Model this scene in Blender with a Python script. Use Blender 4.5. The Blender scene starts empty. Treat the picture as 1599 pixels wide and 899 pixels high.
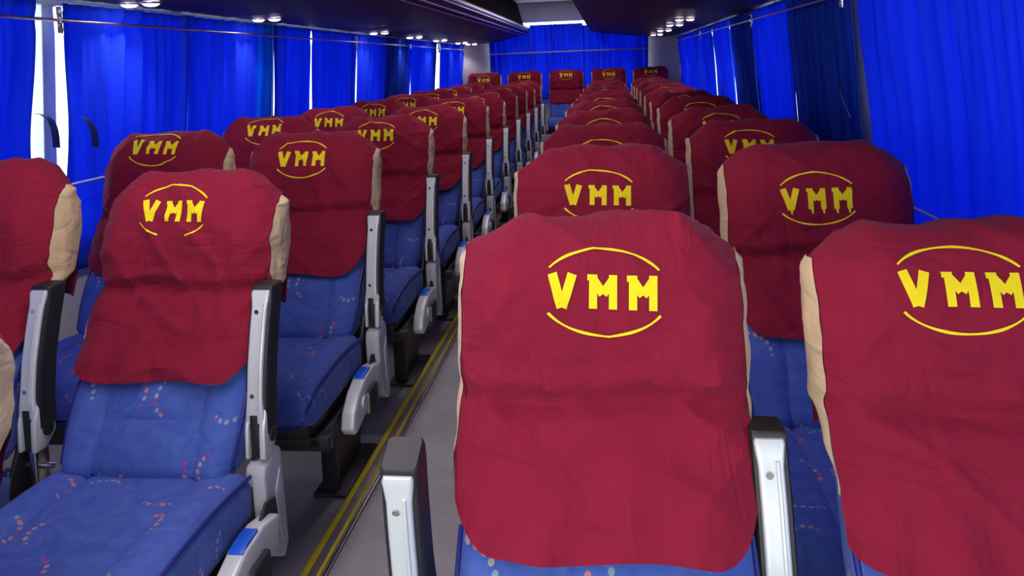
import bpy, bmesh, math, random
from mathutils import Vector, Matrix, noise

C = bpy.context.scene.collection
S = bpy.context.scene
EYE = 1.22                       # camera height above the floor; photo-derived heights are relative to the eye

# ------------------------------------------------------------------ camera
cam_d = bpy.data.cameras.new('camera'); cam = bpy.data.objects.new('camera', cam_d); C.objects.link(cam)
W_, H_ = 1599.0, 899.0
F_PX, VX, VY, ROLL, CY = 1196.36, 948.7, 94.75, -0.0385, 196.1
def cam_axes():
    z = Vector((VX - W_/2, VY - CY, F_PX)).normalized()
    n = Vector((1, math.tan(ROLL), 0)).cross(z).normalized()
    down = -n if -n.y > 0 else n
    x = down.cross(z).normalized()
    if x.x < 0: x = -x
    return x, z, -down
ax, ay, au = cam_axes()
right = Vector((ax.x, ay.x, au.x)); down = Vector((ax.y, ay.y, au.y)); fwd = Vector((ax.z, ay.z, au.z))
m = Matrix.Identity(4)
for i in range(3):
    m[i][0] = right[i]; m[i][1] = -down[i]; m[i][2] = -fwd[i]
m[2][3] = EYE
cam.matrix_world = m
cam_d.sensor_fit = 'HORIZONTAL'; cam_d.sensor_width = 36; cam_d.lens = F_PX/W_*36
cam_d.shift_y = -(H_/2 - CY)/W_
cam_d.clip_start = 0.02
S.camera = cam

# ------------------------------------------------------------------ world and lights
S.view_settings.view_transform = 'Standard'; S.view_settings.look = 'None'
S.view_settings.gamma = 1; S.view_settings.use_curve_mapping = False
S.view_settings.exposure = 0.0
wd = bpy.data.worlds.new('world'); S.world = wd; wd.use_nodes = True
wb = wd.node_tree.nodes['Background']; wb.inputs[0].default_value = (0.86, 0.93, 1.0, 1); wb.inputs[1].default_value = 4.0

def area_light(name, loc, rot, sx, sy, power, col):
    l = bpy.data.lights.new(name, 'AREA'); l.shape = 'RECTANGLE'; l.size = sx; l.size_y = sy
    l.energy = power; l.color = col
    o = bpy.data.objects.new(name, l); o.location = loc; o.rotation_euler = rot; C.objects.link(o); return o
# daylight that comes in through the big windscreen behind the camera
area_light('windscreen_daylight', (-0.45, -2.25, 1.35), (math.radians(97), 0, 0), 2.1, 1.0, 36, (1.0, 0.93, 0.84))
# the white ceiling lamp strip over the middle of the aisle, out of the frame
area_light('aisle_lamp_front', (-0.62, 0.6, 1.98), (0, 0, 0), 0.22, 2.2, 19, (0.98, 0.88, 1.0))
area_light('aisle_lamp_middle', (-0.62, 4.2, 1.98), (0, 0, 0), 0.22, 3.0, 14, (0.95, 0.85, 1.0))
area_light('aisle_lamp_rear', (-0.62, 8.0, 1.98), (0, 0, 0), 0.22, 3.0, 13, (0.95, 0.85, 1.0))

# ------------------------------------------------------------------ materials
def nodes_of(name):
    mt = bpy.data.materials.new(name); mt.use_nodes = True
    nt = mt.node_tree; b = nt.nodes['Principled BSDF']; return mt, nt, b
def noise_tex(nt, scale, detail=3, coord='Object', stretch=None):
    tc = nt.nodes.new('ShaderNodeTexCoord'); n = nt.nodes.new('ShaderNodeTexNoise')
    n.inputs['Scale'].default_value = scale; n.inputs['Detail'].default_value = detail
    if stretch:
        mp = nt.nodes.new('ShaderNodeMapping'); mp.inputs['Scale'].default_value = stretch
        nt.links.new(tc.outputs[coord], mp.inputs[0]); nt.links.new(mp.outputs[0], n.inputs['Vector'])
    else: nt.links.new(tc.outputs[coord], n.inputs['Vector'])
    return n
def mix_col(nt, fac, a, b):
    mx = nt.nodes.new('ShaderNodeMix'); mx.data_type = 'RGBA'
    if hasattr(fac, 'is_linked') or hasattr(fac, 'links'): nt.links.new(fac, mx.inputs[0])
    else: mx.inputs[0].default_value = fac
    for s, k in ((a, 6), (b, 7)):
        if isinstance(s, tuple): mx.inputs[k].default_value = (*s, 1)
        else: nt.links.new(s, mx.inputs[k])
    return mx.outputs[2]
def bump(nt, b, h, strength, dist=0.002):
    bp = nt.nodes.new('ShaderNodeBump'); bp.inputs['Strength'].default_value = strength; bp.inputs['Distance'].default_value = dist
    nt.links.new(h, bp.inputs['Height']); nt.links.new(bp.outputs[0], b.inputs['Normal'])
def simple(name, col, rough=0.6, metal=0.0, var=0.15, scale=30, bmp=0.1, sheen=0.0, spec=0.5):
    mt, nt, b = nodes_of(name)
    n = noise_tex(nt, scale)
    dark = tuple(c*(1-var) for c in col); lite = tuple(min(1, c*(1+var)) for c in col)
    nt.links.new(mix_col(nt, n.outputs[0], dark, lite), b.inputs['Base Color'])
    b.inputs['Roughness'].default_value = rough; b.inputs['Metallic'].default_value = metal
    b.inputs['Specular IOR Level'].default_value = spec
    if sheen: b.inputs['Sheen Weight'].default_value = sheen; b.inputs['Sheen Roughness'].default_value = 0.5
    if bmp: bump(nt, b, n.outputs[0], bmp)
    return mt
def weave(name, col, sheen, tint, var=0.12):
    mt, nt, b = nodes_of(name)
    n = noise_tex(nt, 14, 4); w = noise_tex(nt, 420, 2)
    c = mix_col(nt, n.outputs[0], tuple(k*(1-var) for k in col), tuple(k*(1+var) for k in col))
    nt.links.new(c, b.inputs['Base Color'])
    b.inputs['Roughness'].default_value = 0.85; b.inputs['Specular IOR Level'].default_value = 0.15
    b.inputs['Sheen Weight'].default_value = sheen; b.inputs['Sheen Roughness'].default_value = 0.45
    b.inputs['Sheen Tint'].default_value = (*tint, 1)
    # creases: stretched ridges at two angles, then the fine weave on top
    def crease(angle, st, k):
        tc = nt.nodes.new('ShaderNodeTexCoord'); mp = nt.nodes.new('ShaderNodeMapping'); mp.inputs['Rotation'].default_value = (0, angle, 0); mp.inputs['Scale'].default_value = st
        n_ = nt.nodes.new('ShaderNodeTexNoise'); n_.inputs['Scale'].default_value = k; n_.inputs['Detail'].default_value = 3; n_.inputs['Distortion'].default_value = .6
        nt.links.new(tc.outputs['Object'], mp.inputs[0]); nt.links.new(mp.outputs[0], n_.inputs['Vector'])
        a = nt.nodes.new('ShaderNodeMath'); a.operation = 'SUBTRACT'; nt.links.new(n_.outputs[0], a.inputs[0]); a.inputs[1].default_value = .5
        c_ = nt.nodes.new('ShaderNodeMath'); c_.operation = 'ABSOLUTE'; nt.links.new(a.outputs[0], c_.inputs[0]); return c_.outputs[0]
    ad = nt.nodes.new('ShaderNodeMath'); ad.operation = 'ADD'
    nt.links.new(crease(.7, (2.2, 1, .6), 7), ad.inputs[0]); nt.links.new(crease(-.5, (1.0, 1, 2.6), 6), ad.inputs[1])
    b1 = nt.nodes.new('ShaderNodeBump'); b1.inputs['Strength'].default_value = .6; b1.inputs['Distance'].default_value = .026; nt.links.new(ad.outputs[0], b1.inputs['Height'])
    b2 = nt.nodes.new('ShaderNodeBump'); b2.inputs['Strength'].default_value = .35; b2.inputs['Distance'].default_value = .0012; nt.links.new(w.outputs[0], b2.inputs['Height'])
    nt.links.new(b1.outputs[0], b2.inputs['Normal']); nt.links.new(b2.outputs[0], b.inputs['Normal'])
    return mt
M = {}
M['maroon'] = weave('maroon_cotton', (0.250, 0.010, 0.032), 0.10, (1.0, 0.55, 0.8))
M['khaki'] = weave('khaki_cotton', (0.66, 0.46, 0.27), 0.1, (1, 1, 1))
M['yellow_print'] = simple('yellow_print', (1.0, 0.72, 0.0), 0.8, var=0.08, scale=60, bmp=0)
M['silver'] = simple('silver_plastic', (0.66, 0.67, 0.66), 0.32, 0.15, var=0.05, bmp=0.03)
M['grey_plastic'] = simple('grey_plastic', (0.44, 0.44, 0.47), 0.42, 0.0, var=0.06, bmp=0.05)
M['black_rubber'] = simple('black_rubber', (0.018, 0.017, 0.018), 0.5, 0, var=0.2, bmp=0.1)
M['dark_metal'] = simple('dark_painted_metal', (0.03, 0.028, 0.032), 0.45, 0.3, var=0.2)
M['steel'] = simple('steel', (0.7, 0.68, 0.64), 0.25, 1.0, var=0.08, bmp=0.0)
M['blue_plastic'] = simple('blue_plastic', (0.01, 0.10, 0.62), 0.35, var=0.05)
M['navy'] = simple('navy_vinyl', (0.012, 0.02, 0.19), 0.5, var=0.15, scale=60)
M['webbing'] = simple('black_webbing', (0.02, 0.02, 0.022), 0.7, var=0.3, scale=200)
M['tongue'] = simple('green_grey_buckle', (0.20, 0.24, 0.14), 0.5, var=0.15)
M['rack_vinyl'] = simple('dark_purple_vinyl', (0.042, 0.013, 0.022), 0.55, spec=0.3, var=0.25, scale=18, bmp=0.1)
M['black_trim'] = simple('black_trim', (0.006, 0.005, 0.007), 1.0, var=0.2, spec=0.02)
M['chrome'] = simple('chrome_trim', (0.85, 0.80, 0.84), 0.3, 1.0, var=0.1, bmp=0)
M['panel'] = simple('pale_grey_panel', (0.58, 0.53, 0.52), 0.6, var=0.12, scale=25)
M['pillar'] = simple('grey_pillar_paint', (0.80, 0.80, 0.80), 0.5, var=0.05)
M['yellow_line'] = simple('yellow_line', (0.72, 0.58, 0.01), 0.55, var=0.3, scale=12, bmp=0.1)
M['trim_metal'] = simple('worn_aluminium', (0.45, 0.40, 0.40), 0.4, 0.7, var=0.3, scale=22)
M['strap'] = simple('blue_strap', (0.01, 0.05, 0.30), 0.6, var=0.15)
M['cord'] = simple('white_cord', (0.8, 0.82, 0.9), 0.6, var=0.05)

def floor_mat():
    mt, nt, b = nodes_of('grey_vinyl_floor')
    n1 = noise_tex(nt, 5, 5); n2 = noise_tex(nt, 160, 2)
    c = mix_col(nt, n1.outputs[0], (0.26, 0.24, 0.24), (0.48, 0.45, 0.45))
    c2 = mix_col(nt, n2.outputs[0], (0.6, 0.6, 0.6), (1.25, 1.25, 1.25))
    mx = nt.nodes.new('ShaderNodeMix'); mx.data_type = 'RGBA'; mx.blend_type = 'MULTIPLY'; mx.inputs[0].default_value = 1
    nt.links.new(c, mx.inputs[6]); nt.links.new(c2, mx.inputs[7]); nt.links.new(mx.outputs[2], b.inputs['Base Color'])
    b.inputs['Roughness'].default_value = 0.55; bump(nt, b, n2.outputs[0], 0.15)
    return mt
M['floor'] = floor_mat()

def fabric_mat():
    """blue moquette: printed arcs of small coloured dots, worked out in metres of the UV map"""
    mt, nt, b = nodes_of('blue_dotted_moquette'); L = nt.links
    def mth(op, a, c=None, clampit=False):
        n = nt.nodes.new('ShaderNodeMath'); n.operation = op; n.use_clamp = clampit
        for k, v in ((0, a), (1, c)):
            if v is None: continue
            if isinstance(v, (int, float)): n.inputs[k].default_value = v
            else: L.new(v, n.inputs[k])
        return n.outputs[0]
    def vec(op, a, c=None):
        n = nt.nodes.new('ShaderNodeVectorMath'); n.operation = op
        for k, v in ((0, a), (1, c)):
            if v is None: continue
            if isinstance(v, tuple): n.inputs[k].default_value = v
            else: L.new(v, n.inputs[k])
        return n.outputs[0]
    uv = nt.nodes.new('ShaderNodeUVMap').outputs[0]
    cs = 0.122
    p = vec('MULTIPLY', uv, (1/cs, 1/cs, 0)); cell = vec('FLOOR', p); loc = vec('SUBTRACT', vec('FRACTION', p), (0.5, 0.5, 0))
    wn = nt.nodes.new('ShaderNodeTexWhiteNoise'); wn.noise_dimensions = '2D'; L.new(cell, wn.inputs['Vector'])
    off = vec('MULTIPLY', vec('SUBTRACT', wn.outputs['Color'], (0.5, 0.5, 0.5)), (0.3, 0.3, 0))
    q = vec('MULTIPLY', vec('SUBTRACT', loc, off), (cs, cs, 0))
    sp = nt.nodes.new('ShaderNodeSeparateXYZ'); L.new(q, sp.inputs[0])
    ang = mth('ARCTAN2', sp.outputs[1], sp.outputs[0])
    rot = mth('MULTIPLY', wn.outputs['Value'], 6.2832)
    a = mth('FLOORED_MODULO', mth('ADD', mth('SUBTRACT', ang, rot), 12.566), 6.2832)
    R, da = 0.038, 0.355
    k = mth('FLOOR', mth('ADD', mth('DIVIDE', a, da), 0.5))
    rad = mth('SQRT', mth('ADD', mth('MULTIPLY', sp.outputs[0], sp.outputs[0]), mth('MULTIPLY', sp.outputs[1], sp.outputs[1])))
    dl = mth('SUBTRACT', a, mth('MULTIPLY', k, da))
    d2 = mth('SUBTRACT', mth('ADD', mth('MULTIPLY', rad, rad), R*R), mth('MULTIPLY', mth('MULTIPLY', rad, 2*R), mth('COSINE', dl)))
    dot = mth('LESS_THAN', d2, 0.0044**2)
    inr = mth('LESS_THAN', k, 5.6)
    cmb = nt.nodes.new('ShaderNodeCombineXYZ'); L.new(k, cmb.inputs[2])
    w3 = nt.nodes.new('ShaderNodeTexWhiteNoise'); L.new(vec('ADD', cell, cmb.outputs[0]), w3.inputs['Vector'])
    ramp = nt.nodes.new('ShaderNodeValToRGB'); ramp.color_ramp.interpolation = 'CONSTANT'
    e = ramp.color_ramp.elements; e[0].position = 0; e[0].color = (0.75, 0.22, 0.10, 1); e[1].position = 0.3; e[1].color = (0.30, 0.42, 0.38, 1)
    for pos, cc in ((0.6, (0.50, 0.05, 0.22, 1)), (0.78, (0.55, 0.40, 0.25, 1))):
        x = e.new(pos); x.color = cc
    L.new(w3.outputs['Value'], ramp.inputs[0])
    n1 = noise_tex(nt, 13, 4, 'UV'); n1.inputs['Distortion'].default_value = 2.5
    n2 = noise_tex(nt, 500, 2)
    base = mix_col(nt, n1.outputs[0], (0.03, 0.062, 0.36), (0.11, 0.18, 0.50))
    fade = mth('MULTIPLY', mth('MULTIPLY', dot, inr), 0.75)
    L.new(mix_col(nt, fade, base, ramp.outputs[0]), b.inputs['Base Color'])
    b.inputs['Roughness'].default_value = 0.9; b.inputs['Sheen Weight'].default_value = 0.15
    b.inputs['Specular IOR Level'].default_value = 0.1
    b.inputs['Sheen Tint'].default_value = (0.7, 0.8, 1, 1)
    bump(nt, b, n2.outputs[0], 0.4, 0.0015)
    return mt
M['fabric'] = fabric_mat()

def curtain_mat(name, colr, trans):
    mt = bpy.data.materials.new(name); mt.use_nodes = True; nt = mt.node_tree; nt.nodes.clear(); L = nt.links
    out = nt.nodes.new('ShaderNodeOutputMaterial')
    d = nt.nodes.new('ShaderNodeBsdfDiffuse'); t = nt.nodes.new('ShaderNodeBsdfTranslucent'); mx = nt.nodes.new('ShaderNodeMixShader')
    n = noise_tex(nt, 9, 3, 'Object', (1, 1, 0.12)); n2 = noise_tex(nt, 230, 2)
    c = mix_col(nt, n.outputs[0], tuple(k*0.65 for k in colr), tuple(min(1, k*1.35) for k in colr))
    c2 = mix_col(nt, n2.outputs[0], (0.75, 0.75, 0.75), (1.15, 1.15, 1.15))
    mm = nt.nodes.new('ShaderNodeMix'); mm.data_type = 'RGBA'; mm.blend_type = 'MULTIPLY'; mm.inputs[0].default_value = 1
    L.new(c, mm.inputs[6]); L.new(c2, mm.inputs[7])
    L.new(mm.outputs[2], d.inputs[0]); L.new(mm.outputs[2], t.inputs[0])
    bp = nt.nodes.new('ShaderNodeBump'); bp.inputs['Strength'].default_value = 0.3; bp.inputs['Distance'].default_value = 0.001
    L.new(n2.outputs[0], bp.inputs['Height']); L.new(bp.outputs[0], d.inputs['Normal'])
    mx.inputs[0].default_value = trans
    L.new(d.outputs[0], mx.inputs[1]); L.new(t.outputs[0], mx.inputs[2]); L.new(mx.outputs[0], out.inputs[0])
    return mt
M['curtain'] = curtain_mat('royal_blue_curtain', (0.035, 0.11, 0.92), 0.5)
M['curtain_teal'] = curtain_mat('teal_blue_curtain', (0.005, 0.16, 0.72), 0.5)

def glass_mat():
    mt = bpy.data.materials.new('tinted_window_glass'); mt.use_nodes = True; nt = mt.node_tree; nt.nodes.clear()
    out = nt.nodes.new('ShaderNodeOutputMaterial'); tr = nt.nodes.new('ShaderNodeBsdfTransparent'); gl = nt.nodes.new('ShaderNodeBsdfGlossy')
    lw = nt.nodes.new('ShaderNodeLayerWeight'); fr = nt.nodes.new('ShaderNodeMath'); fr.operation = 'MULTIPLY'; lw.inputs[0].default_value = .25; nt.links.new(lw.outputs['Facing'], fr.inputs[0]); fr.inputs[1].default_value = .3; mx = nt.nodes.new('ShaderNodeMixShader')
    n = noise_tex(nt, 3, 2); c = mix_col(nt, n.outputs[0], (0.84, 0.90, 0.92), (0.92, 0.96, 0.98)); nt.links.new(c, tr.inputs[0])
    gl.inputs['Roughness'].default_value = 0.02; 
    nt.links.new(fr.outputs[0], mx.inputs[0]); nt.links.new(tr.outputs[0], mx.inputs[1]); nt.links.new(gl.outputs[0], mx.inputs[2]); nt.links.new(mx.outputs[0], out.inputs[0])
    return mt
M['glass'] = glass_mat()
def emit(name, col, s):
    mt = bpy.data.materials.new(name); mt.use_nodes = True; nt = mt.node_tree; nt.nodes.clear()
    out = nt.nodes.new('ShaderNodeOutputMaterial'); e = nt.nodes.new('ShaderNodeEmission'); e.inputs[0].default_value = (*col, 1); e.inputs[1].default_value = s
    nt.links.new(e.outputs[0], out.inputs[0]); return mt
M['led'] = emit('led_lens', (1.0, 0.93, 1.0), 14)

# ------------------------------------------------------------------ mesh helpers
class MB:
    def __init__(s): s.v = []; s.f = []; s.uv = {}
    def add(s, vs, fs, uvs=None):
        o = len(s.v); s.v += [tuple(v) for v in vs]; s.f += [tuple(i+o for i in f) for f in fs]
        if uvs:
            for i, u in enumerate(uvs): s.uv[o+i] = u
        return s
    def box(s, x0, x1, y0, y1, z0, z1, bev=0.003, seg=2):
        bm = bmesh.new(); bmesh.ops.create_cube(bm, size=1)
        for v in bm.verts:
            v.co = Vector((x0 if v.co.x < 0 else x1, y0 if v.co.y < 0 else y1, z0 if v.co.z < 0 else z1))
        if bev: bmesh.ops.bevel(bm, geom=bm.edges[:], offset=bev, segments=seg, profile=0.5, affect='EDGES', clamp_overlap=True)
        return s.bm(bm)
    def bm(s, bm):
        bm.verts.ensure_lookup_table(); bm.verts.index_update()
        s.add([v.co.copy() for v in bm.verts], [[v.index for v in f.verts] for f in bm.faces]); bm.free(); return s
    def prism(s, prof, a0, a1, axis='x', bev=0.003, seg=2):
        """a closed outline extruded along an axis; prof is (y,z) for x, (x,z) for y, (x,y) for z"""
        bm = bmesh.new()
        def co(p, a): return {'x': (a, p[0], p[1]), 'y': (p[0], a, p[1]), 'z': (p[0], p[1], a)}[axis]
        A = [bm.verts.new(co(p, a0)) for p in prof]; B = [bm.verts.new(co(p, a1)) for p in prof]
        bm.faces.new(A); bm.faces.new(B[::-1]); n = len(prof)
        for i in range(n): bm.faces.new((A[i], B[i], B[(i+1) % n], A[(i+1) % n])[::-1])
        bmesh.ops.recalc_face_normals(bm, faces=bm.faces[:])
        if bev:
            ed = [e for e in bm.edges if len(e.link_faces) == 2 and e.calc_face_angle(0) > 0.5]
            bmesh.ops.bevel(bm, geom=ed, offset=bev, segments=seg, profile=0.5, affect='EDGES', clamp_overlap=True)
        return s.bm(bm)
    def grid(s, f, nu, nv, uvf=None):
        vs = []; us = []
        for j in range(nv+1):
            for i in range(nu+1):
                vs.append(f(i/nu, j/nv)); us.append(uvf(i/nu, j/nv) if uvf else (i/nu, j/nv))
        fs = [(j*(nu+1)+i, j*(nu+1)+i+1, (j+1)*(nu+1)+i+1, (j+1)*(nu+1)+i) for j in range(nv) for i in range(nu)]
        return s.add(vs, fs, us)
    def loft(s, rings, uvs=None, cap=True):
        n = len(rings[0]); vs = [p for r in rings for p in r]
        fs = [(j*n+i, j*n+(i+1) % n, (j+1)*n+(i+1) % n, (j+1)*n+i) for j in range(len(rings)-1) for i in range(n)]
        if cap: fs.append(tuple(range(n))[::-1]); fs.append(tuple(range((len(rings)-1)*n, len(rings)*n)))
        return s.add(vs, fs, [u for r in uvs for u in r] if uvs else None)
    def tube(s, path, r, n=10):
        P = [Vector(p) for p in path]; rings = []
        for i, p in enumerate(P):
            t = (P[min(i+1, len(P)-1)] - P[max(i-1, 0)]).normalized()
            a = t.cross(Vector((0, 0, 1)) if abs(t.z) < 0.9 else Vector((1, 0, 0))).normalized(); b = t.cross(a)
            rings.append([p + (a*math.cos(k*2*math.pi/n) + b*math.sin(k*2*math.pi/n))*r for k in range(n)])
        return s.loft(rings)
    def disc(s, c, axis, r, h, n=20):
        c = Vector(c); a = Vector(axis).normalized()
        return s.tube([c, c+a*h], r, n)
    def build(s, name, mat, parent=None, smooth=True, mods=None):
        me = bpy.data.meshes.new(name); me.from_pydata([tuple(v) for v in s.v], [], s.f)
        if s.uv:
            ul = me.uv_layers.new(name='UVMap')
            for lp in me.loops: ul.data[lp.index].uv = s.uv.get(lp.vertex_index, (0, 0))
        me.materials.append(mat)
        if smooth:
            for p in me.polygons: p.use_smooth = True
            me.set_sharp_from_angle(angle=math.radians(38))
        bm = bmesh.new(); bm.from_mesh(me); bmesh.ops.recalc_face_normals(bm, faces=bm.faces[:]); bm.to_mesh(me); bm.free()
        return link(name, me, parent)
def link(name, me, parent=None):
    o = bpy.data.objects.new(name, me); C.objects.link(o)
    if parent: o.parent = parent
    return o
def tag(o, label=None, cat=None, group=None, kind=None):
    if label: o['label'] = label
    if cat: o['category'] = cat
    if group: o['group'] = group
    if kind: o['kind'] = kind
    return o
def empty(name, loc, label, cat, group=None):
    o = bpy.data.objects.new(name, None); o.empty_display_size = 0.1; C.objects.link(o); o.location = loc
    return tag(o, label, cat, group)
def struct(o): o['kind'] = 'structure'; return o

def lerp_tab(tab, t):
    if t <= tab[0][0]: return tab[0][1]
    for (a, va), (b, vb) in zip(tab, tab[1:]):
        if t <= b:
            k = (t-a)/(b-a); return va + (vb-va)*k
    return tab[-1][1]
def smooth_tab(tab, t):
    e = 0.012
    return (lerp_tab(tab, t-e) + lerp_tab(tab, t) * 2 + lerp_tab(tab, t+e))/4
def sstep(a, b, x):
    t = max(0, min(1, (x-a)/(b-a))); return t*t*(3-2*t)

# ------------------------------------------------------------------ the bus body (setting)
XL0, XR0, TUM = -1.90, 0.94, 0.075     # side walls at eye height, their lean per metre
def xl(z): return XL0 + TUM*(z-EYE)
def xr(z): return XR0 - TUM*(z-EYE)
Y0, Y1 = -2.3, 10.15
ZC = 2.02
sill, head = 0.66, EYE+0.262
struct(MB().box(xl(0)-.1, xr(0)+.1, Y0-.1, Y1+.1, -0.08, 0.0, 0).build('floor', M['floor']))
struct(MB().box(xl(0)-.1, xr(0)+.1, Y0-.1, Y1+.1, ZC, ZC+0.06, 0).build('ceiling', M['panel']))
tr = MB().box(-0.775, -0.712, Y0+.02, 9.1, 0, 0.008, 0.002)
struct(tr.build('trim_1', M['trim_metal']))
struct(MB().box(-0.772, -0.755, Y0+.02, 9.1, 0.008, 0.0105, 0.001).build('trim_2', M['yellow_line']))
struct(MB().box(-0.733, -0.724, Y0+.02, 9.1, 0.008, 0.0105, 0.001).build('trim_3', M['yellow_line']))
struct(MB().box(-0.716, -0.709, Y0+.02, 9.1, 0.006, 0.012, 0.001).build('trim_4', M['steel']))

def side_wall(side, openings):
    fx = xl if side == 'left' else xr
    t = -0.06 if side == 'left' else 0.06
    w = MB()
    def slab(y0, y1, z0, z1, th=1.0):
        a, b = fx(z0), fx(z1)
        w.prism([(a, z0), (a+t*th, z0), (b+t*th, z1), (b, z1)], y0, y1, 'y', 0.002, 1)
    slab(Y0, Y1, 0, sill); slab(Y0, Y1, head, ZC)
    ys = [Y0] + [v for o in openings for v in o] + [Y1]
    for a, b in zip(ys[::2], ys[1::2]):
        if b-a > 0.005: slab(a, b, sill, head)
    struct(w.build('wall_'+side, M['pillar']))
LOPEN = [(-2.1, 0.55), (0.62, 2.385), (2.447, 3.195), (3.24, 4.04), (4.20, 5.46), (5.52, 6.25), (7.05, 8.12), (8.36, 9.75)]  # unseen solid stretches added behind the dark curtain and slits to block daylight
ROPEN = [(-2.1, 0.85), (0.9, 2.90), (3.98, 4.84), (5.72, 6.66), (6.76, 7.85), (8.02, 9.7)]  # no openings behind the dark curtains: unseen wall shaped to stop daylight there
side_wall('left', LOPEN); side_wall('right', ROPEN)
wn_ = 0
for fx, op, s in ((xl, LOPEN, -0.03), (xr, ROPEN, 0.03)):
    for a, b in op:
        wn_ += 1
        za, zb = sill-.01, head+.01
        struct(MB().prism([(fx(za)+s, za), (fx(za)+s*1.15, za), (fx(zb)+s*1.15, zb), (fx(zb)+s, zb)], a-.01, b+.01, 'y', 0).build('window_%d' % wn_, M['glass']))
# rear wall with its window, and the two grey corner panels
rw = MB()
rw.box(xl(0), xr(0), Y1, Y1+.06, 0, 0.85, 0); rw.box(xl(1.5), xr(1.5), Y1, Y1+.06, EYE+.54, ZC, 0)
rw.box(xl(.8), -1.46, Y1, Y1+.06, .85, EYE+.555, 0); rw.box(0.44, xr(.8), Y1, Y1+.06, .85, EYE+.555, 0)
struct(rw.build('wall_rear', M['panel']))
wn_ += 1
struct(MB().box(-1.52, 0.52, Y1+.02, Y1+.03, .84, EYE+.565, 0).build('window_%d' % wn_, M['glass']))
for k, (a, b) in enumerate(((-1.86, -1.50), (0.90, 0.50))):
    struct(MB().prism([(a, Y1-.42), (a, Y1-.02), (b, Y1-.02), (b, Y1-.06)], 0.5, EYE+.40, 'z', 0.01, 2).build('wall_corner_left' if k == 0 else 'wall_corner_right', M['panel']))
# front bulkhead around the windscreen, behind the camera
fw = MB(); fw.box(xl(0), xr(0), Y0-.06, Y0, 0, 0.75, 0); fw.box(xl(2), xr(2), Y0-.06, Y0, 1.9, ZC, 0)
struct(fw.build('wall_front', M['panel']))
wn_ += 1
struct(MB().box(xl(1.3), xr(1.3), Y0-.04, Y0-.03, .74, 1.91, 0).build('window_%d' % wn_, M['glass']))

# luggage racks
ZW = EYE+0.280                # underside at the wall
def rack(side):
    L = side == 'left'
    lipx, wx = (-1.0, XL0+.02) if L else (-0.24, XR0-.02)
    lz = EYE + 0.40
    s = 1 if L else -1           # direction from wall to aisle
    t = empty('luggage_rack', ((lipx+wx)/2, 4, ZW), 'long dark luggage rack along the %s side, with %s' % (('left', 'shiny trim strips on its aisle edge') if L else ('right', 'a plain dark underside and small lamps')), 'luggage rack')
    def loc(m, n, mat):
        o = m.build(n, mat, t); o.location = -Vector(t.location); return o
    body = [(wx, ZW), (wx, ZW+.03), (lipx-s*.07, lz+.02), (lipx-s*.012, lz+.075), (lipx, lz+.04), (lipx-s*.03, lz-.012), (lipx-s*.16, lz-.045), (wx+s*.45, ZW+.012), (wx+s*.2, ZW)]
    loc(MB().prism(body, -2.2, 9.95, 'y', 0.004, 2), 'underside_panel', M['rack_vinyl'])
    loc(MB().prism([(lipx-s*.10, lz+.08), (lipx-s*.06, lz+.08), (lipx-s*.14, ZC-.01), (lipx-s*.2, ZC-.01)], -2.2, 9.93, 'y', 0.004, 1), 'upper_fascia', M['black_trim'])
    rr = [(-.004, .045, .010), (-.004, .018, .004), (-.040, -.016, .007), (-.085, -.034, .005)] if L else [(-.004, .045, .003)]
    for dx, dz, r in rr:
        loc(MB().tube([(lipx+s*dx, -2.2, lz+dz), (lipx+s*dx, 9.96, lz+dz)], r, 8), 'trim_strip', M['chrome'] if L else M['black_trim'])
    return t
rack('left'); rack('right')

# downlights under the racks
def rack_z(x, left):
    lipx, wx = (-1.0, XL0+.02) if left else (-0.24, XR0-.02)
    s = 1 if left else -1
    return ZW - .001
proto_dl = None
def downlight(x, y, z, label, group):
    global proto_dl
    t = empty('downlight', (x, y, z), label, 'light', group)
    if proto_dl is None:
        b = MB(); n = 24
        prof = [(0.029, 0.0), (0.038, 0.0), (0.038, -0.004), (0.034, -0.008), (0.029, -0.006)]
        rings = [[(r*math.cos(k*2*math.pi/n), r*math.sin(k*2*math.pi/n), zz) for k in range(n)] for r, zz in prof + prof[:1]]
        b.loft(rings, cap=False); ring = b.build('ring', M['chrome'])
        l = MB(); rings = [[(r*math.cos(k*2*math.pi/n), r*math.sin(k*2*math.pi/n), zz) for k in range(n)] for r, zz in ((.030, 0), (.030, -.006), (.022, -.013), (.010, -.016))]
        l.loft(rings); lens = l.build('lens', M['led'])
        proto_dl = (ring.data, lens.data); ring.parent = t; lens.parent = t
    else:
        for n_, me in zip(('ring', 'lens'), proto_dl): link(n_, me, t)
    ld = bpy.data.lights.new('downlight_beam', 'SPOT'); ld.energy = 2.0; ld.spot_size = math.radians(125); ld.spot_blend = 0.6; ld.shadow_soft_size = 0.02; ld.color = (1.0, 0.90, 1.0)
    lo = bpy.data.objects.new('downlight_beam', ld); C.objects.link(lo); lo.parent = t; lo.location = (0, 0, -0.03)
LY = [2.66, 3.72, 5.65, 6.72, 7.78, 8.95, 9.6]
words = ['nearest', 'second', 'third', 'fourth', 'fifth', 'sixth', 'farthest']
for i, y in enumerate(LY):
    for k, x in enumerate((-1.725, -1.640)):
        downlight(x-.02, y, ZW-.001, '%s small round ceiling lamp of the %s pair from the front, under the left rack' % (('window-side', 'aisle-side')[k], words[i]), 'downlights under the racks')
RY = [5.66, 6.5, 7.65, 8.85]
for i, y in enumerate(RY):
    for k, x in enumerate((.52, .597)):
        downlight(x, y, ZW-.001, '%s small round ceiling lamp of the %s pair from the front, under the right rack' % (('aisle-side', 'window-side')[k], ('nearest', 'second', 'third', 'farthest')[i]), 'downlights under the racks')

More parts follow.
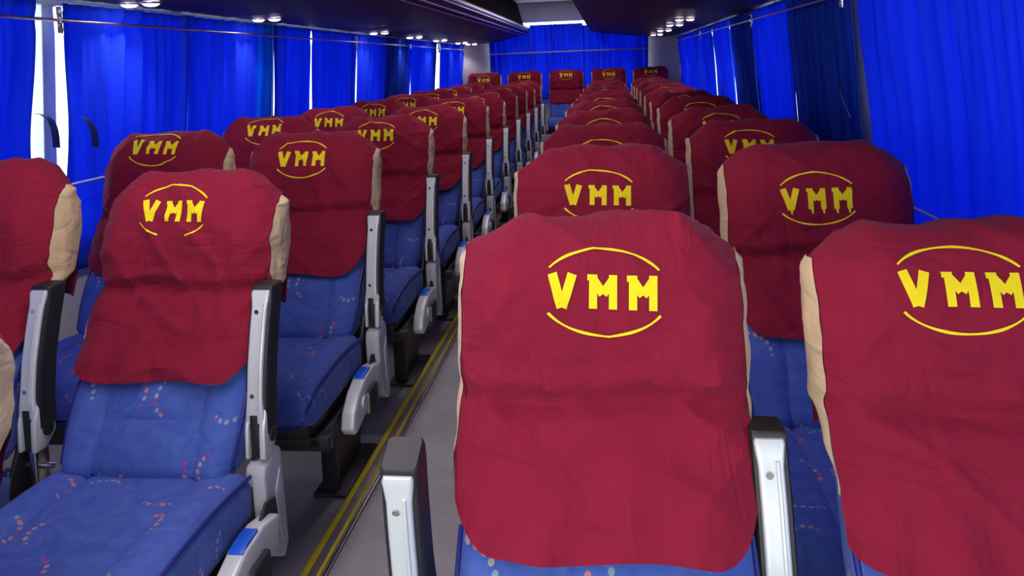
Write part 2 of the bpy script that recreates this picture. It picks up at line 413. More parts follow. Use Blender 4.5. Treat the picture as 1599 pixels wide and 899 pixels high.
# curtain rods and lower cords
def rod(name, pts, r, mat, label, cat, brk=None):
    t = empty(name, pts[0], label, cat)
    o = MB().tube(pts, r, 12).build('rod' if 'rod' in name else 'line', mat, t); o.location = -Vector(pts[0])
    for p in (brk or []):
        b = MB(); s = -1 if p[0] < -0.5 else 1
        b.box(p[0]+s*.006, p[0]+s*.012, p[1]-.014, p[1]+.014, p[2]-.045, p[2]+.045, .003)
        b.tube([(p[0], p[1]-.006, p[2]), (p[0], p[1]+.006, p[2])], r*1.7, 12)
        for dz in (-.03, .03): b.disc((p[0]+s*.008, p[1], p[2]+dz), (-s, 0, 0), .008, .006, 10)
        o = b.build('bracket', M['steel'], t); o.location = -Vector(pts[0])
RZ = EYE+.205
rod('curtain_rod', [(-1.812, Y0+.05, RZ), (-1.812, 9.7, RZ)], .0055, M['chrome'], 'long thin chrome curtain rod along the left windows', 'curtain rod', [(-1.812, 2.38, RZ), (-1.812, 5.45, RZ), (-1.812, 8.24, RZ)])
rod('curtain_rod', [(.842, Y0+.05, RZ), (.842, 9.7, RZ)], .0055, M['chrome'], 'long thin chrome curtain rod along the right windows', 'curtain rod', [(.842, 2.95, RZ), (.842, 4.7, RZ), (.842, 7.22, RZ)])
rod('curtain_rod', [(-1.52, 9.92, EYE+.14), (.50, 9.92, EYE+.14)], .009, M['grey_plastic'], 'grey curtain rod across the rear window', 'curtain rod')
rod('elastic_cord', [(-1.80, .3, EYE-.345), (-1.80, 9.5, EYE-.345)], .0035, M['cord'], 'thin white cord stretched low across the left window curtains', 'cord')
rod('elastic_cord', [(.845, .3, EYE-.445), (.845, 9.5, EYE-.445)], .0035, M['cord'], 'thin white cord stretched low across the right window curtains', 'cord')

# curtains
def curtain(side, a, b, mat, label, seed, strap=None, amp=.018, ztop=None, gather=0.0):
    rnd = random.Random(seed); zt = ztop or (ZW-.012); zb = sill-.12
    if side == 'rear': zt = ztop; zb = .75; amp *= 1.5
    ph = [rnd.uniform(0, 6.28) for _ in range(6)]; L = b-a; nf = max(3, round(L/(.085 if side == 'rear' else .13)))
    def off(u, z):
        hang = 1 - 0.35*sstep(RZ, RZ-.6, z)
        w = math.sin(u*nf*6.283 + ph[0] + 2.2*math.sin(u*7+ph[1]) + .5*math.sin(z*3+ph[2])) * (.65+.5*math.sin(u*11+ph[5]))
        w = math.copysign(abs(w)**0.85, w)
        w += .45*math.sin(u*nf*2.3*6.283 + ph[3] + z*1.3)*sstep(RZ-.7, RZ+.05, z)
        pinch = 1 - .7*math.exp(-((z-RZ)/.02)**2)
        return amp*w*hang*pinch + .006*noise.noise(Vector((u*L*4+seed, z*2.5, 1)))
    def f(u, v):
        z = zb + (zt-zb)*v
        mid = (a+b)/2; sq = 1 - gather*math.exp(-((z-(RZ-.42))/.22)**2)
        y = mid + ((a + L*u)-mid)*sq + .006*math.sin(z*7+ph[4])*(1 if u in (0, 1) else .5)
        o = off(u, z)
        if side == 'left': return (xl(z)+.036 + o, y, z)
        if side == 'right': return (xr(z)-.036 - o, y, z)
        return (y, (10.045 if seed == 72 else 10.02) - o, z)
    t = empty('curtain', {'left': (xl(1.2)+.042, (a+b)/2, zb), 'right': (xr(1.2)-.042, (a+b)/2, zb), 'rear': ((a+b)/2, 10.03, zb)}[side], label, 'curtain', 'curtains on the %s windows' % side)
    m = MB().grid(f, max(24, int(nf*16)), 36)
    o = m.build('cloth', mat, t); o.location = -Vector(t.location)
    sd = o.modifiers.new('thickness', 'SOLIDIFY'); sd.thickness = .0012; sd.offset = 0
    if strap:
        for (ys, zs, dy) in strap:
            s = 1 if side == 'left' else -1; fx = xl if side == 'left' else xr
            pts = []
            for i in range(13):
                k = i/12; pts.append((fx(zs)+s*(.062+.018*math.sin(k*3.1)), ys + dy*(k**.8), zs + .0 - .12*k**1.9))
            b_ = MB(); hw = .018
            rings = [[(p[0]-.0015, p[1]-hw, p[2]+.003), (p[0]+.0015, p[1]-hw, p[2]+.003), (p[0]+.0015, p[1]+hw, p[2]-.003), (p[0]-.0015, p[1]+hw, p[2]-.003)] for p in pts]
            b_.loft(rings); o2 = b_.build('tie_strap', M['strap'], t); o2.location = -Vector(t.location)
    return t
CL = [(-1.9, .3, 'curtain', 'left of and behind the camera by the front', None),
      (.42, 2.298, 'curtain', 'nearest royal blue curtain on the left, in front of the bright gap and pillar', [(2.27, EYE-.10, .08)]),
      (2.418, 3.195, 'curtain', 'royal blue curtain just behind the first bright gap and pillar on the left', [(2.45, EYE-.12, .10)]),
      (3.198, 3.925, 'curtain', 'bright blue curtain on the left, its far edge touching the narrow teal one', None),
      (3.927, 4.100, 'curtain_teal', 'narrow teal-blue curtain on the left between two royal blue ones', None),
      (4.102, 4.655, 'curtain', 'royal blue curtain on the left between the teal one and a thin white light slit', [(4.6, EYE-.25, .08)]),
      (4.683, 5.532, 'curtain', 'bright royal blue curtain on the left just behind the thin white light slit', None),
      (5.555, 6.378, 'curtain', 'royal blue curtain on the left, just in front of the dark violet-blue one', None),
      (6.38, 7.14, 'curtain', 'dark violet-blue unlit curtain far down the left side', None),
      (7.145, 8.22, 'curtain', 'bright blue curtain on the left just before the far grey pillar', None),
      (8.42, 9.78, 'curtain', 'last blue curtain on the left, behind the far grey pillar', None)]
for i, (a, b, mt, lb, st) in enumerate(CL[1:]): curtain('left', a, b, M[mt], lb, 11+i, st, gather=.03)
CR = [(.4, 2.87, 'curtain', 'very wide bright blue curtain nearest on the right', None),
      (2.97, 3.938, 'curtain', 'dark blue unlit curtain just behind the grey pillar on the right', [(3.12, EYE-.13, -.14)]),
      (3.942, 4.85, 'curtain', 'bright blue curtain on the right between two dark ones', None),
      (4.87, 5.73, 'curtain', 'dark violet-blue curtain farther down the right side', None),
      (5.75, 6.7, 'curtain', 'blue curtain with a hanging strap, right side, just past the far dark one', [(5.9, EYE-.18, .25)]),
      (6.704, 7.95, 'curtain', 'second-to-last blue curtain on the right side', None),
      (7.955, 9.75, 'curtain', 'last blue curtain on the right, beside the rear corner panel', None)]
for i, (a, b, mt, lb, st) in enumerate(CR): curtain('right', a, b, M[mt], lb, 41+i, st, gather=.02)
curtain('rear', -1.54, -.99, M['curtain'], 'left panel of the blue curtains across the rear window', 71, ztop=EYE+.47, amp=.018)
curtain('rear', -1.005, -.31, M['curtain'], 'middle panel of the blue curtains across the rear window, under the white light strip', 72, ztop=EYE+.50, amp=.018)
curtain('rear', -.325, .52, M['curtain'], 'right panel of the blue curtains across the rear window', 73, ztop=EYE+.47, amp=.018)

# ------------------------------------------------------------------ seats
HW = 0.194
PATH = [(-.238, -.655), (-.202, -.585), (-.156, -.515), (-.106, -.450), (-.096, -.390), (-.086, -.330), (-.066, -.272), (-.040, -.234), (-.004, -.215), (.030, -.222), (.052, -.252), (.060, -.32), (.040, -.42), (.0, -.52)]
def catmull(P, n=14):
    out = []
    for i in range(len(P)-1):
        p0, p1, p2, p3 = P[max(i-1, 0)], P[i], P[i+1], P[min(i+2, len(P)-1)]
        for k in range(n):
            t = k/n
            out.append(tuple(.5*(2*p1[d]+(-p0[d]+p2[d])*t+(2*p0[d]-5*p1[d]+4*p2[d]-p3[d])*t*t+(-p0[d]+3*p1[d]-3*p2[d]+p3[d])*t**3) for d in (0, 1)))
    out.append(P[-1]); return out
PP = catmull(PATH); SL = [0.0]
for a, b in zip(PP, PP[1:]): SL.append(SL[-1] + math.dist(a, b))
STOT = SL[-1]
TOPI = max(range(len(PP)), key=lambda i: PP[i][1]); STOP = SL[TOPI]
import bisect
def path_at(s):
    s = max(0, min(STOT, s)); i = min(len(SL)-2, max(0, bisect.bisect_right(SL, s)-1)); k = (s-SL[i])/(SL[i+1]-SL[i])
    a, b = PP[i], PP[i+1]; y = a[0]+(b[0]-a[0])*k; z = a[1]+(b[1]-a[1])*k
    d = math.dist(a, b); ny, nz = -(b[1]-a[1])/d, (b[0]-a[0])/d   # outward (front side: -y)
    return y, z, ny, nz
def s_of_z(z):
    for i in range(TOPI):
        if PP[i+1][1] >= z: return SL[i] + (SL[i+1]-SL[i])*(z-PP[i][1])/(PP[i+1][1]-PP[i][1])
    return STOP
def drop(x, z, k=1.0):
    t = max(0, min(1, (z+.45)/.235)); q = max(0, (abs(x)/HW-.63)/.39)
    return .052*k*((q if k == 1 else q*q)**1.15)*t*t
def cover_pt(x, s, var, off=0.0):
    """a point on the outside of the fabric cover, x across, s along the front - top - back path"""
    y, z, ny, nz = path_at(s)
    e = abs(x)/HW
    front = 1 if s < STOP else -1
    frs = 1 - 2*sstep(STOP-.075, STOP+.075, s)
    sd = var*17.3
    wr = .0050*noise.noise(Vector((x*7+sd, s*9, sd))) + .0030*noise.noise(Vector((x*17+s*9+sd, s*13-x*4, 3+sd)))
    rid = 1-abs(noise.noise(Vector(((x*.8+s)*9+sd, (x-s*.6)*3.2, sd+7))))*2.4
    wr += .0085*max(0, rid)**3
    rid2 = 1-abs(noise.noise(Vector(((x*.9-s)*10+sd*2, (x+s*.5)*2.8, sd+9))))*2.6
    wr += .0065*max(0, rid2)**3*sstep(.25, .8, e)
    zc = -.445 + .012*noise.noise(Vector((x*6, sd, 0)))
    if front > 0:
        wr -= .016*math.exp(-((z-zc)/.013)**2) * (0.65+.35*noise.noise(Vector((x*5, sd, 4))))
        wr += .006*math.exp(-((z-zc-.026)/.014)**2) + .003*math.exp(-((z-zc+.03)/.014)**2)
        # loose hem: vertical waves
        wr += .0045*sstep(-.48, -.60, z)*(.6+.8*abs(math.sin(x*13+sd)))*math.sin(x*42+sd+3*math.sin(x*9+sd))
    o = .007 + wr*1.0 + off
    rnd = .026*max(0, (e-.72)/.28)**2
    yy = y + ny*o + frs*rnd; zz = z + nz*o
    xx = x*(1+.02*sstep(-.40, -.60, z)) + math.copysign(.004*noise.noise(Vector((s*14, sd, 5 if x > 0 else 8)))*sstep(.7, 1, e), x)
    return Vector((xx, yy, EYE + zz - drop(x, z, .45 if var >= 20 else 1.0)))
def hem(u, var):
    q = max(0, (abs(u)-.66)/.34); k = 1.0
    if (var % 3) == 1 and u < 0: k = .25
    return SH + .085*k*(1-math.sqrt(max(0, 1-q*q))) + .004*math.sin(u*5+var)
SB = STOT - .02
SH = s_of_z(-.607)
def make_cover(var):
    m = MB()
    def f(u, v):
        uu = (u*2-1); s0 = hem(uu, var); v2 = v
        return cover_pt(uu*(HW+.008), s0 + (SB-s0)*v2, var)
    m.grid(f, 64, 92, lambda u, v: (u*.42, v*.8))
    return m
def make_gusset(var, sgn):
    m = MB(); x = sgn*(HW+.008); sA, sBk = s_of_z(-.545), STOP
    sd = var*3.1+sgn
    def f(u, v):
        # v: 0 bottom .. 1 top, u: 0 front edge .. 1 back edge
        s = sA + (sBk-sA)*v
        p = cover_pt(x, s, var); z = p.z-EYE
        # matching point on the back run of the path
        back = cover_pt(x, min(SB, 2*STOP - s*1.0 + (0 if s > STOP-.2 else 0)), var)
        w = sstep(0, .42, v)*(1-.0*v)
        tp = 1-sstep(.86, 1, v)
        yb = p.y + max(.001, (back.y-p.y))*w + .004*(1-w)*tp
        k = u
        y = p.y + (yb-p.y)*k
        zz = p.z + ((min(back.z, p.z+.0) - p.z)*k*w*.2)
        bulge = .012*math.sin(math.pi*min(1, k*1.0))*w + .006*noise.noise(Vector((y*30, z*16+sd, sd)))*math.sin(math.pi*k)
        ed = .006*noise.noise(Vector((z*18, sd, 3)))*(1-k)
        return Vector((p.x + sgn*(bulge*tp+.0012), y + (.001 - abs(ed)*.6)*tp, zz))
    m.grid(f, 12, 48, lambda u, v: (u*.08, v*.35))
    return m
def strip(m, pts_fn, p0, p1, w, var, n=8, acr=2, w1=None):
    """a flat painted stroke between two emblem points laid onto the cloth"""
    d = (p1-p0); t = d.normalized(); nrm = Vector((-t.y, t.x)); w1 = w if w1 is None else w1
    def f(u, v):
        ww = w + (w1-w)*v
        p = p0 + d*v + nrm*ww*(u-.5); return pts_fn(p)
    m.grid(f, acr, n)
def make_emblem(var, ex, ez, style, rot=0.0, sc=1.0):
    m = MB(); sc_ = s_of_z(ez); cr, sr = math.cos(rot), math.sin(rot)
    def P(p):
        px, pz = p.x*sc, p.y*sc
        return cover_pt(ex + px*cr - pz*sr, sc_ + px*sr + pz*cr, var, .0016)
    V2 = Vector
    A, B = .092, .0575
    def arc(a0, a1, n=26, w=.0034):
        def f(u, v):
            a = math.radians(a0 + (a1-a0)*v); ww = w*(0.75+.45*math.sin(v*9+a0)**2)
            return P(Vector(((A+ww*(u-.5))*math.cos(a), (B+ww*(u-.5))*math.sin(a))))
        m.grid(f, 1, n)
    arc(32, 148)
    if style == 1: arc(207, 247, 10); arc(293, 330, 10)
    elif style == 2: arc(210, 238, 8); arc(305, 330, 8)
    else: arc(212, 330)
    h = .0228; sw = .0135
    def letter_v(x0):
        strip(m, P, V2((x0-.0135, h)), V2((x0+.001, -h)), sw, var)
        strip(m, P, V2((x0+.0155, h)), V2((x0+.002, -h)), sw, var)
    def letter_m(x0):
        strip(m, P, V2((x0-.0135, h)), V2((x0-.0135, -h)), .0115, var)
        strip(m, P, V2((x0+.0145, h)), V2((x0+.0145, -h)), .0115, var)
        strip(m, P, V2((x0-.0135, h*.72)), V2((x0+.0005, -h*.12)), .0125, var, 5)
        strip(m, P, V2((x0+.0145, h*.72)), V2((x0+.0005, -h*.12)), .0125, var, 5)
        strip(m, P, V2((x0-.022, h-.004)), V2((x0-.016, h-.004)), .008, var, 2)
    letter_v(-.060); letter_m(-.001); letter_m(.055)
    if style == 3:
        for xx in (-.058, -.012, .013, .042, .068): strip(m, P, V2((xx, -h)), V2((xx+.001, -h-.010)), .006, var, 3, 1, .003)
    return m

def rrect(hx, y0, y1, r, n):
    """n points around a rounded rectangle, counter-clockwise from the front middle"""
    r = min(r, hx*.98, (y1-y0)/2*.98); pts = []
    segs = []
    def L_(a, b): segs.append(('l', a, b, math.dist(a, b)))
    def A_(c, a0): segs.append(('a', c, a0, r*math.pi/2))
    L_((0, y0), (hx-r, y0)); A_((hx-r, y0+r), -90); L_((hx, y0+r), (hx, y1-r)); A_((hx-r, y1-r), 0)
    L_((hx-r, y1), (-hx+r, y1)); A_((-hx+r, y1-r), 90); L_((-hx, y1-r), (-hx, y0+r)); A_((-hx+r, y0+r), 180); L_((-hx+r, y0), (0, y0))
    tot = sum(s[3] for s in segs); i = 0; acc = 0
    for k in range(n):
        d = tot*k/n
        while d > acc + segs[i][3] and i < len(segs)-1: acc += segs[i][3]; i += 1
        t = (d-acc)/max(1e-9, segs[i][3]); s = segs[i]
        if s[0] == 'l': pts.append((s[1][0]+(s[2][0]-s[1][0])*t, s[1][1]+(s[2][1]-s[1][1])*t))
        else:
            a = math.radians(s[2]+90*t); pts.append((s[1][0]+r*math.cos(a), s[1][1]+r*math.sin(a)))
    return pts
# seat-back outline: z(eye), front y, back y, half width
BACK = [(-.785, -.262, -.20, .172), (-.775, -.278, -.185, .186), (-.755, -.280, -.165, .196), (-.70, -.252, -.135, .202), (-.64, -.218, -.100, .203), (-.60, -.184, -.085, .203), (-.54, -.140, -.055, .201), (-.46, -.088, -.01, .198), (-.40, -.062, .020, .196), (-.32, -.050, .035, .195), (-.27, -.034, .032, .192), (-.25, -.02, .025, .190), (-.236, -.010, .018, .185)]
BACK = [(a, b, c, d*.965) for a, b, c, d in BACK]
def back_tab(z):
    for a, b in zip(BACK, BACK[1:]):
        if z <= b[0]:
            k = max(0, (z-a[0])/(b[0]-a[0])); return [a[i]+(b[i]-a[i])*k for i in range(4)]
    return list(BACK[-1])
def seam(d, w=.006): return math.exp(-(d/w)**2)
def make_back():
    m = MB(); rings = []; uvs = []; n = 132
    zs = [-.785, -.782, -.775, -.765] + [-.755 + i*.0105 for i in range(50)] + [-.237]
    for z in zs:
        _, y0, y1, hx = back_tab(z); R = []; U = []
        for (x, y) in rrect(hx, y0, y1, .034, n):
            if y < (y0+y1)/2:
                fr = 1-sstep(y0, y0+.034, y)
                g = seam(abs(x)-.112)*(1 if z < -.5 else 0) + seam(z+.672)*(1 if abs(x) < .112 else 0)
                y += fr*(.005*g) - fr*.010*math.cos(min(1, abs(x)/.112)*math.pi/2)*sstep(-.78, -.72, z)
                bo = max(0, 1-((abs(x)-.155)/.045)**2); y -= fr*.010*bo
            R.append((x, y, EYE+z-drop(x, z))); U.append((x+.5 + (y if abs(x) > .19 else 0), z*1.1+1.0))
        rings.append(R); uvs.append(U)
    m.loft(rings, uvs); return m
CUS_Y0, CUS_Y1 = -.225, -.655       # back edge and front edge (towards the camera)
def make_cushion():
    m = MB(); rings = []; uvs = []; n = 132
    ts = [0, .004, .012, .03] + [.03+.90*i/34 for i in range(1, 35)] + [.95, .97, .985, .995, 1.0]
    for t in ts:
        y = CUS_Y0 + (CUS_Y1-CUS_Y0)*t
        nose = max(0, (t-.80)/.20); bk = max(0, (.09-t)/.09)**1.6
        top = -.775 + .012*math.sin(math.pi*min(1, t*1.1)) - .075*(1-math.sqrt(max(0, 1-nose*nose))) - .02*bk
        bot = -.885 + .035*(nose**2) + .012*bk
        hx = .205 - .012*nose**3 - .008*bk
        R = []; U = []
        for (x, zz) in rrect(hx, -top, -bot, .030, n):      # use the same routine lying down
            z = -zz
            if z > (top+bot)/2:
                up = 1-sstep(-top, -top+.03, -z)
                g = seam(abs(x)-.112) + seam((t-.62)*.43)*(1 if abs(x) < .112 else 0)
                z -= up*.006*g; z += up*.009*max(0, 1-((abs(x)-.158)/.045)**2)
                z += up*.004*noise.noise(Vector((x*9, y*9, 2)))
            R.append((x, y, EYE+z)); U.append((x+.1 + (z if abs(x) > .19 else 0), y*1.1+3 - nose*.08))
        rings.append(R); uvs.append(U)
    m.loft(rings, uvs); return m
def make_back_piping():
    def side(sg):
        out = []
        for i in range(16):
            z = -.752 + i*.0105
            _, y0, y1, hx = back_tab(z); out.append((sg*(hx-.002), y0+.016, EYE+z))
        return out
    bot = []
    for i in range(25):
        x = -.19 + .38*i/24; _, y0, y1, hx = back_tab(-.768); bot.append((x, y0+.004+.016*(abs(x)/.19)**4, EYE-.770+.014*(abs(x)/.19)**6))
    return MB().tube(side(-1)[::-1] + bot + side(1), .0042, 7)
def make_cushion_piping():
    def top(t):
        nose = max(0, (t-.80)/.20)
        return -.775 + .012*math.sin(math.pi*min(1, t*1.1)) - .075*(1-math.sqrt(max(0, 1-nose*nose)))
    def side(s):
        pts = []
        for i in range(40):
            t = .03 + .965*i/39; y = CUS_Y0+(CUS_Y1-CUS_Y0)*t; nose = max(0, (t-.80)/.20)
            hx = .205 - .012*nose**3
            pts.append((s*(hx-.004), y, EYE+top(t)-.012))
        return pts + [(pts[-1][0], pts[-1][1]+.002, EYE-.850)]
    return MB().tube(side(-1) + [(-.15, CUS_Y1-.002, EYE-.858), (.15, CUS_Y1-.002, EYE-.858)] + side(1)[::-1], .0042, 7)
def cushion_shell():
    m = MB(); m.box(-.19, .19, CUS_Y1+.03, CUS_Y0-.01, EYE-.905, EYE-.868, .008); return m

# armrest, raised: runs up beside the seat back. local y,z as the seat, x about 0
ARM = [(-.735, -.205), (-.66, -.204), (-.58, -.190), (-.50, -.166), (-.445, -.145)]
def arm_y(z): return lerp_tab([(a, b) for a, b in ARM], z)
def arm_rings(x0, x1, yo0, yo1, z0, z1, r, n=36, k=18, w0=1.0, shape=None):
    rings = []
    for i in range(k+1):
        z = z0 + (z1-z0)*i/k; y = (arm_y(z-.01)+arm_y(z)+arm_y(z+.01))/3; c = (x0+x1)/2; h = (x1-x0)/2
        if shape: h *= shape(i/k)
        rings.append([(c+px, y+py, EYE+z) for px, py in rrect(h, yo0, yo1, r, n)])
    return rings
def make_arm_body():
    m = MB(); R = arm_rings(-.0235, .0235, -.002, .050, -.715, -.437, .006)
    # soft top edge
    for f_, dz in ((.97, -.433), (.90, -.431)):
        y = arm_y(-.44)
        R.append([((px)*f_, y+.024+(py-.024)*f_, EYE+dz) for px, py in rrect(.0235, -.002, .050, .006, 36)])
    m.loft(R); return m
def make_arm_panel():
    m = MB()
    def shp(t): return 1.0 + .22*sstep(.90, .98, t) + .25*sstep(.22, .0, t)
    R = arm_rings(-.0165, .0150, -.009, .004, -.690, -.443, .004, shape=shp)
    y = arm_y(-.44)
    R.append([(-.0005+px*.9, y+py*.8, EYE-.4385) for px, py in rrect(.0160*1.2, -.009, .004, .004, 36)])
    m.loft(R)
    # raised rib along one side
    m.loft(arm_rings(.0045, .0095, -.0125, -.004, -.66, -.462, .002, n=16))
    # fork cheeks at the hinge
    for a, b in ((-.0215, -.0125), (.0085, .0215)):
        m.prism([(-.222, -.760+EYE), (-.190, -.762+EYE), (-.160, -.735+EYE), (-.160, -.66+EYE), (-.204, -.66+EYE), (-.218, -.70+EYE)], a, b, 'x', .004, 2)
    return m
def make_arm_screws():
    return MB().disc((-.004, -.0085, EYE), (0, -1, 0), .0048, .0025, 14)
def make_arm_pivot():
    m = MB(); m.disc((.0205, -.186, EYE-.722), (1, 0, 0), .0145, .005, 20); m.box(-.0115, .0075, -.214, -.165, EYE-.762, EYE-.672, .003)
    return m
def make_pedestal():
    m = MB(); E_ = EYE
    m.prism([(-.232, E_-.792), (-.225, E_-.772), (-.165, E_-.756), (-.150, E_-.770), (-.140, E_-.975), (-.16, E_-1.0), (-.205, E_-.97), (-.228, E_-.90)], -.020, .022, 'x', .006, 3)
    m.prism([(-.19, E_-.84), (-.165, E_-.80), (-.155, E_-.95), (-.175, E_-.96)], .018, .025, 'x', .004, 2)
    return m
def make_arm_bracket():
    m = MB(); E_ = EYE
    m.box(-.012, .004, -.205, -.165, E_-.885, E_-.735, .003)
    m.tube([(-.035, -.185, E_-.805), (.035, -.185, E_-.805)], .007, 10); m.box(-.03, .03, -.21, -.16, E_-.89, E_-.878, .002)
    return m
def make_lever_cover():
    m = MB(); E_ = EYE
    top = [(-.235, -.858), (-.30, -.842), (-.37, -.846), (-.43, -.868), (-.475, -.905), (-.488, -.945), (-.47, -.965), (-.42, -.955), (-.33, -.93), (-.245, -.915)]
    m.prism([(a, E_+b) for a, b in top], -.016, .022, 'x', .007, 3)
    m.disc((.0215, -.40, E_-.905), (1, 0, 0), .017, .005, 18)
    return m
def make_lever_button():
    m = MB(); E_ = EYE
    m.prism([(-.318, E_-.848), (-.318, E_-.838), (-.36, E_-.840), (-.38, E_-.847), (-.38, E_-.860), (-.36, E_-.853)], -.0115, .0175, 'x', .002, 2)
    return m
def make_belt():
    m = MB(); E_ = EYE
    pts = [(.016, -.215, -.86), (.012, -.245, -.855), (.018, -.285, -.868), (.030, -.32, -.895)]
    rings = []
    for i, p in enumerate(pts):
        w = .022
        rings.append([(p[0]-.004, p[1], E_+p[2]+w), (p[0]+.002, p[1], E_+p[2]+w), (p[0]+.006, p[1], E_+p[2]-w), (p[0], p[1], E_+p[2]-w)])
    m.loft(rings); return m
def make_buckle():
    m = MB(); E_ = EYE
    m.box(.026, .046, -.372, -.302, E_-.955, E_-.885, .006, 3); return m
def make_tongue():
    m = MB(); E_ = EYE
    m.box(.029, .043, -.378, -.370, E_-.950, E_-.892, .003, 2); return m
def make_leg():
    """pressed steel pedestal: front flange, tapering side web, foot plate"""
    m = MB()
    m.prism([(-.30, .30), (-.315, .0), (-.10, .0), (-.06, .12), (.02, .30)], -.012, .010, 'x', .004, 2)
    m.box(-.028, .020, -.322, -.300, .0, .30, .003)
    m.box(-.05, .05, -.34, -.04, .0, .012, .003)
    for z in (.06, .14, .22): m.disc((-.006, -.322, z), (0, -1, 0), .006, .004, 10)
    return m
def make_frame():
    m = MB()
    m.box(-.23, .23, -.60, -.565, .275, .312, .004); m.box(-.23, .23, -.27, -.235, .275, .312, .004)
    m.box(-.21, -.18, -.60, -.235, .285, .31, .004); m.box(.18, .21, -.60, -.235, .285, .31, .004)
    return m
def make_hinge():
    return MB().prism([(-.28, EYE-.90), (-.15, EYE-.90), (-.13, EYE-.73), (-.19, EYE-.73)], -.006, .006, 'x', .004, 2)

cache = {}
def part(name, key, maker, mat, parent):
    if key not in cache: 
        o = maker().build(name, mat, parent); cache[key] = o.data; return o
    return link(name, cache[key], parent)
SEED = random.Random(5)
def armrest(parent, side, tilt=0.0, x=None, dz=0.0, ped=True):
    """side -1/+1: which side of the seat it stands on"""
    xx = side*.232 if x is None else x
    b = part('armrest', 'arm', make_arm_body, M['black_rubber'], parent); b.location = (xx, 0, 0)
    p = part('armrest_panel', 'armp', make_arm_panel, M['silver'], b)
    for z in (-.478, -.635): part('screw', 'arms', make_arm_screws, M['steel'], b).location = (0, arm_y(z), z)
    part('pivot_cap', 'armv', make_arm_pivot, M['black_rubber'], b)
    if tilt:
        R = Matrix.Rotation(tilt, 4, 'X'); piv = Vector((0, -.19, EYE-.72)); b.rotation_euler = (tilt, 0, 0); b.location = Vector((xx, 0, 0)) + piv - (R @ piv)
    b.location.z += dz
    if not ped:
        st = part('armrest_bracket', 'abr', make_arm_bracket, M['steel'], parent); st.location = (xx, 0, 0)
        return b, st
    pe = part('armrest_pedestal', 'ped', make_pedestal, M['grey_plastic'], parent); pe.location = (xx, 0, 0)
    if side < 0: pe.scale = (-1, 1, 1)
    return b, pe
def seat(x, y, label, group, var=0, ex=0.0, ez=-.30, style=0, rot=-.02, esc=1.0, hz=0.0, tilt=0.0, yaw=0.0, arms=(1,), lever=0, leg=True, z=0.0, leg_x=0.0, armt=0.0, armt2=0.0, armx2=None, armz=(0, 0), hwf=1.0, detail=True, armx=None):
    t = empty('bus_seat', (x, y, z), label, 'bus seat', group); t.rotation_euler = (0, 0, yaw)
    parts = []
    bk = part('seat_back', 'back', make_back, M['fabric'], t); part('piping', 'bkp', make_back_piping, M['navy'], bk)
    cv = part('seat_cover', ('cov', var), lambda: make_cover(var), M['maroon'], t)
    for sg in (-1, 1): part('side_panel', ('gus', var, sg), lambda: make_gusset(var, sg), M['khaki'], cv)
    part('emblem', ('emb', var, ex, ez, style, rot, esc), lambda: make_emblem(var, ex, ez, style, rot, esc), M['yellow_print'], cv)['label'] = 'yellow VMM lettering between two arcs'
    for o in (bk, cv):
        k = 1 + hz/.50; piv = Vector((0, -.20, EYE-.74)); R = Matrix.Rotation(tilt, 4, 'X')
        sc = Matrix.Diagonal((hwf, 1, k, 1)); o.scale = (hwf, 1, k); o.rotation_euler = (tilt, 0, 0)
        o.location = piv - (R @ (sc @ piv))
    cu = part('seat_cushion', 'cus', make_cushion, M['fabric'], t); part('piping', 'cusp', make_cushion_piping, M['navy'], cu)
    part('cushion_pan', 'pan', cushion_shell, M['black_rubber'], t)
    part('frame', 'frm', make_frame, M['dark_metal'], t)
    for sg in (-1, 1): part('hinge', 'hng', make_hinge, M['dark_metal'], t).location = (sg*.196, 0, 0)
    if leg:
        l = part('leg', 'leg', make_leg, M['dark_metal'], t); l.location = (leg_x, 0, 0)
    for i, s in enumerate(arms): armrest(t, s, tilt=(armt, armt2)[i], x=(armx, armx2)[i], dz=armz[i], ped=(lever == s))
    if lever:
        lv = part('recline_lever', 'lev', make_lever_cover, M['silver'], t); lv.location = (lever*.235, 0, 0)
        b = part('button', 'levb', make_lever_button, M['blue_plastic'], lv); b['label'] = 'blue recline button'
        be = part('seat_belt', 'belt', make_belt, M['webbing'], t); be.location = (lever*.222, 0, 0)
        bu = part('buckle', 'bkl', make_buckle, M['webbing'], be); part('tongue', 'tng', make_tongue, M['tongue'], bu)
        if lever < 0:
            lv.scale = (-1, 1, 1); be.scale = (-1, 1, 1)
    return t

PITCH = .76
YR, YL = 1.107, 1.602
XRA, XRW = -.022, .470
XLA, XLW = -.945, -1.440
ordn = ['first', 'second', 'third', 'fourth', 'fifth', 'sixth', 'seventh', 'eighth', 'ninth', 'tenth', 'eleventh']
def pos(k, n): return 'rearmost' if k == n-1 else ordn[k]
NR = 11
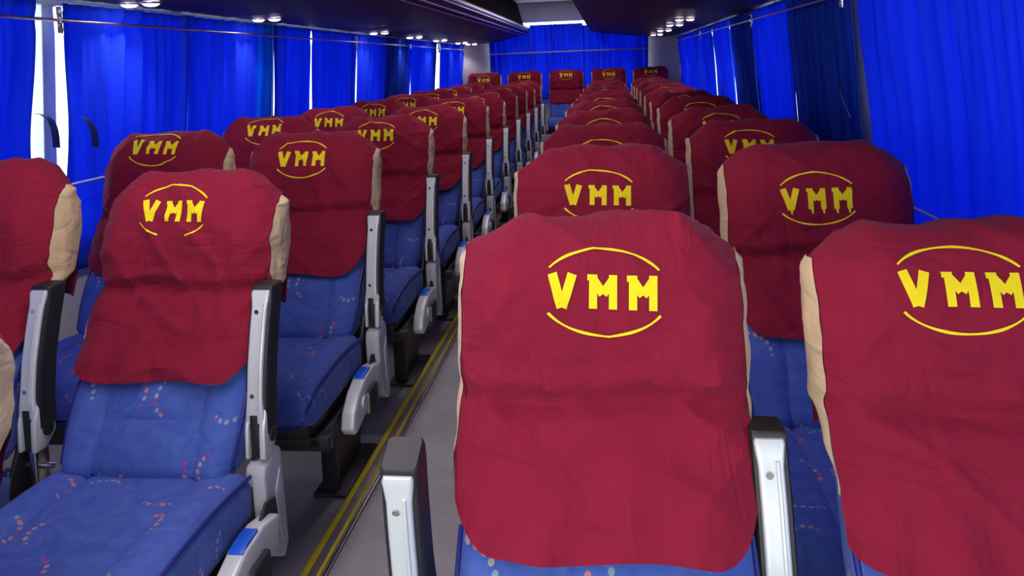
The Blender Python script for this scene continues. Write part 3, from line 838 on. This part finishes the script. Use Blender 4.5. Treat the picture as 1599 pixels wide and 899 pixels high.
# per-seat differences taken from the photograph
RA = {0: dict(ez=-.300, ex=.008, rot=-.035, var=0, hz=-.016, armt=math.radians(23), armt2=math.radians(-3), armx=-.238, armx2=.213, armz=(-.036, -.046), hwf=.955), 1: dict(ez=-.312, ex=-.008, rot=-.03, var=1, hz=-.002), 2: dict(ez=-.31, ex=-.005, var=2, hz=-.008), 3: dict(var=3, ez=-.30)}
RW = {0: dict(ez=-.284, ex=-.028, rot=-.02, var=4, hz=-.032, hwf=.96), 1: dict(ez=-.324, ex=-.012, rot=.01, var=5, hz=-.006, style=3), 2: dict(ez=-.29, ex=-.02, var=2, hz=-.008), 3: dict(var=0)}
LA = {0: dict(var=3, dx=-.035, hz=-.05), 1: dict(ez=-.284, ex=-.014, rot=-.03, var=7, hz=-.006, style=1, hwf=.95, esc=.95, dx=.026, armx=.206), 2: dict(ez=-.283, ex=-.014, rot=-.01, var=2, hz=.012), 3: dict(ez=-.28, ex=-.01, var=0, hz=.008), 4: dict(ez=-.28, var=3, hz=.006)}
LWs = {0: dict(var=1, dx=-.045), 1: dict(ez=-.30, ex=-.01, var=4, hz=.025), 2: dict(ez=-.25, ex=-.02, var=5, hz=.022), 3: dict(ez=-.26, var=2, hz=.020)}
for k in range(NR):
    d = dict(var=k % 4, ez=-.29, ex=.0, hz=-.004+.004*((k*7) % 3-1)); d.update(RA.get(k, {}))
    lb = 'maroon-covered seat beside the aisle on the right, %s from the front' % pos(k, NR)
    if k == 0: lb = 'large front seat in a red-maroon cover, right of the aisle, nearest the camera'
    seat(XRA, YR+PITCH*k, lb, 'seats in two columns right of the aisle', arms=(-1, 1), lever=-1, leg_x=.02, **d)
    d = dict(var=(k+2) % 4, ez=-.29, ex=.0, hz=-.004+.004*((k*5) % 3-1)); d.update(RW.get(k, {}))
    lb = 'maroon-covered seat by the right windows, %s from the front' % pos(k, NR)
    if k == 0: lb = 'front window seat cut off by the right edge of the photo, khaki side showing'
    if k == 1: lb = 'second seat by the right windows, its yellow letters smudged with drips'
    seat(XRW, YR+PITCH*k, lb, 'seats in two columns right of the aisle', arms=(1,), leg=False, **d)
for k in range(NR):
    d = dict(var=(k+1) % 4, ez=-.28, ex=.0, hz=.008+.004*((k*7) % 3-1)); d.update(LA.get(k, {}))
    lb = 'maroon-covered seat beside the aisle on the left, %s from the front' % pos(k, NR)
    if k == 0: lb = 'nearest left aisle seat, only its khaki side at the left edge of the photo'
    if k == 1: lb = 'left aisle seat with its blue cushion in full view and a broken lower arc'
    seat(XLA + d.pop('dx', 0), YL+PITCH*(k-1), lb, 'seats in two columns left of the aisle', arms=(1,), lever=1, leg_x=.12, **d)
    d = dict(var=(k+3) % 4, ez=-.28, ex=.0, hz=.014); d.update(LWs.get(k, {}))
    lb = 'maroon-covered seat by the left windows, %s from the front' % pos(k, NR)
    if k == 1: lb = 'left window seat cut off by the photo edge, wide khaki side and armrest showing'
    seat(XLW + d.pop('dx', 0), YL+PITCH*(k-1), lb, 'seats in two columns left of the aisle', arms=(1,), leg=False, **d)
# raised rear bench row of five seats
struct(MB().box(xl(0)+.01, xr(0)-.01, 9.02, Y1-.01, 0, .11, .004).build('trim_5', M['floor']))
rear_x = [-1.545, -1.035, -.515, .01, .52]
names = ['leftmost seat of the rear row, in the left corner', 'second seat from the left in the rear row', 'middle seat of the rear row, at the end of the aisle', 'second seat from the right in the rear row', 'rightmost seat of the rear row, in the right corner']
for i, x in enumerate(rear_x):
    seat(x, 9.58, names[i] + ', dark maroon cover', 'five seats of the raised rear row', var=20 + i % 3, ez=(-.30, -.275, -.27, -.28, -.265)[i], arms=(), z=.11, leg_x=0)
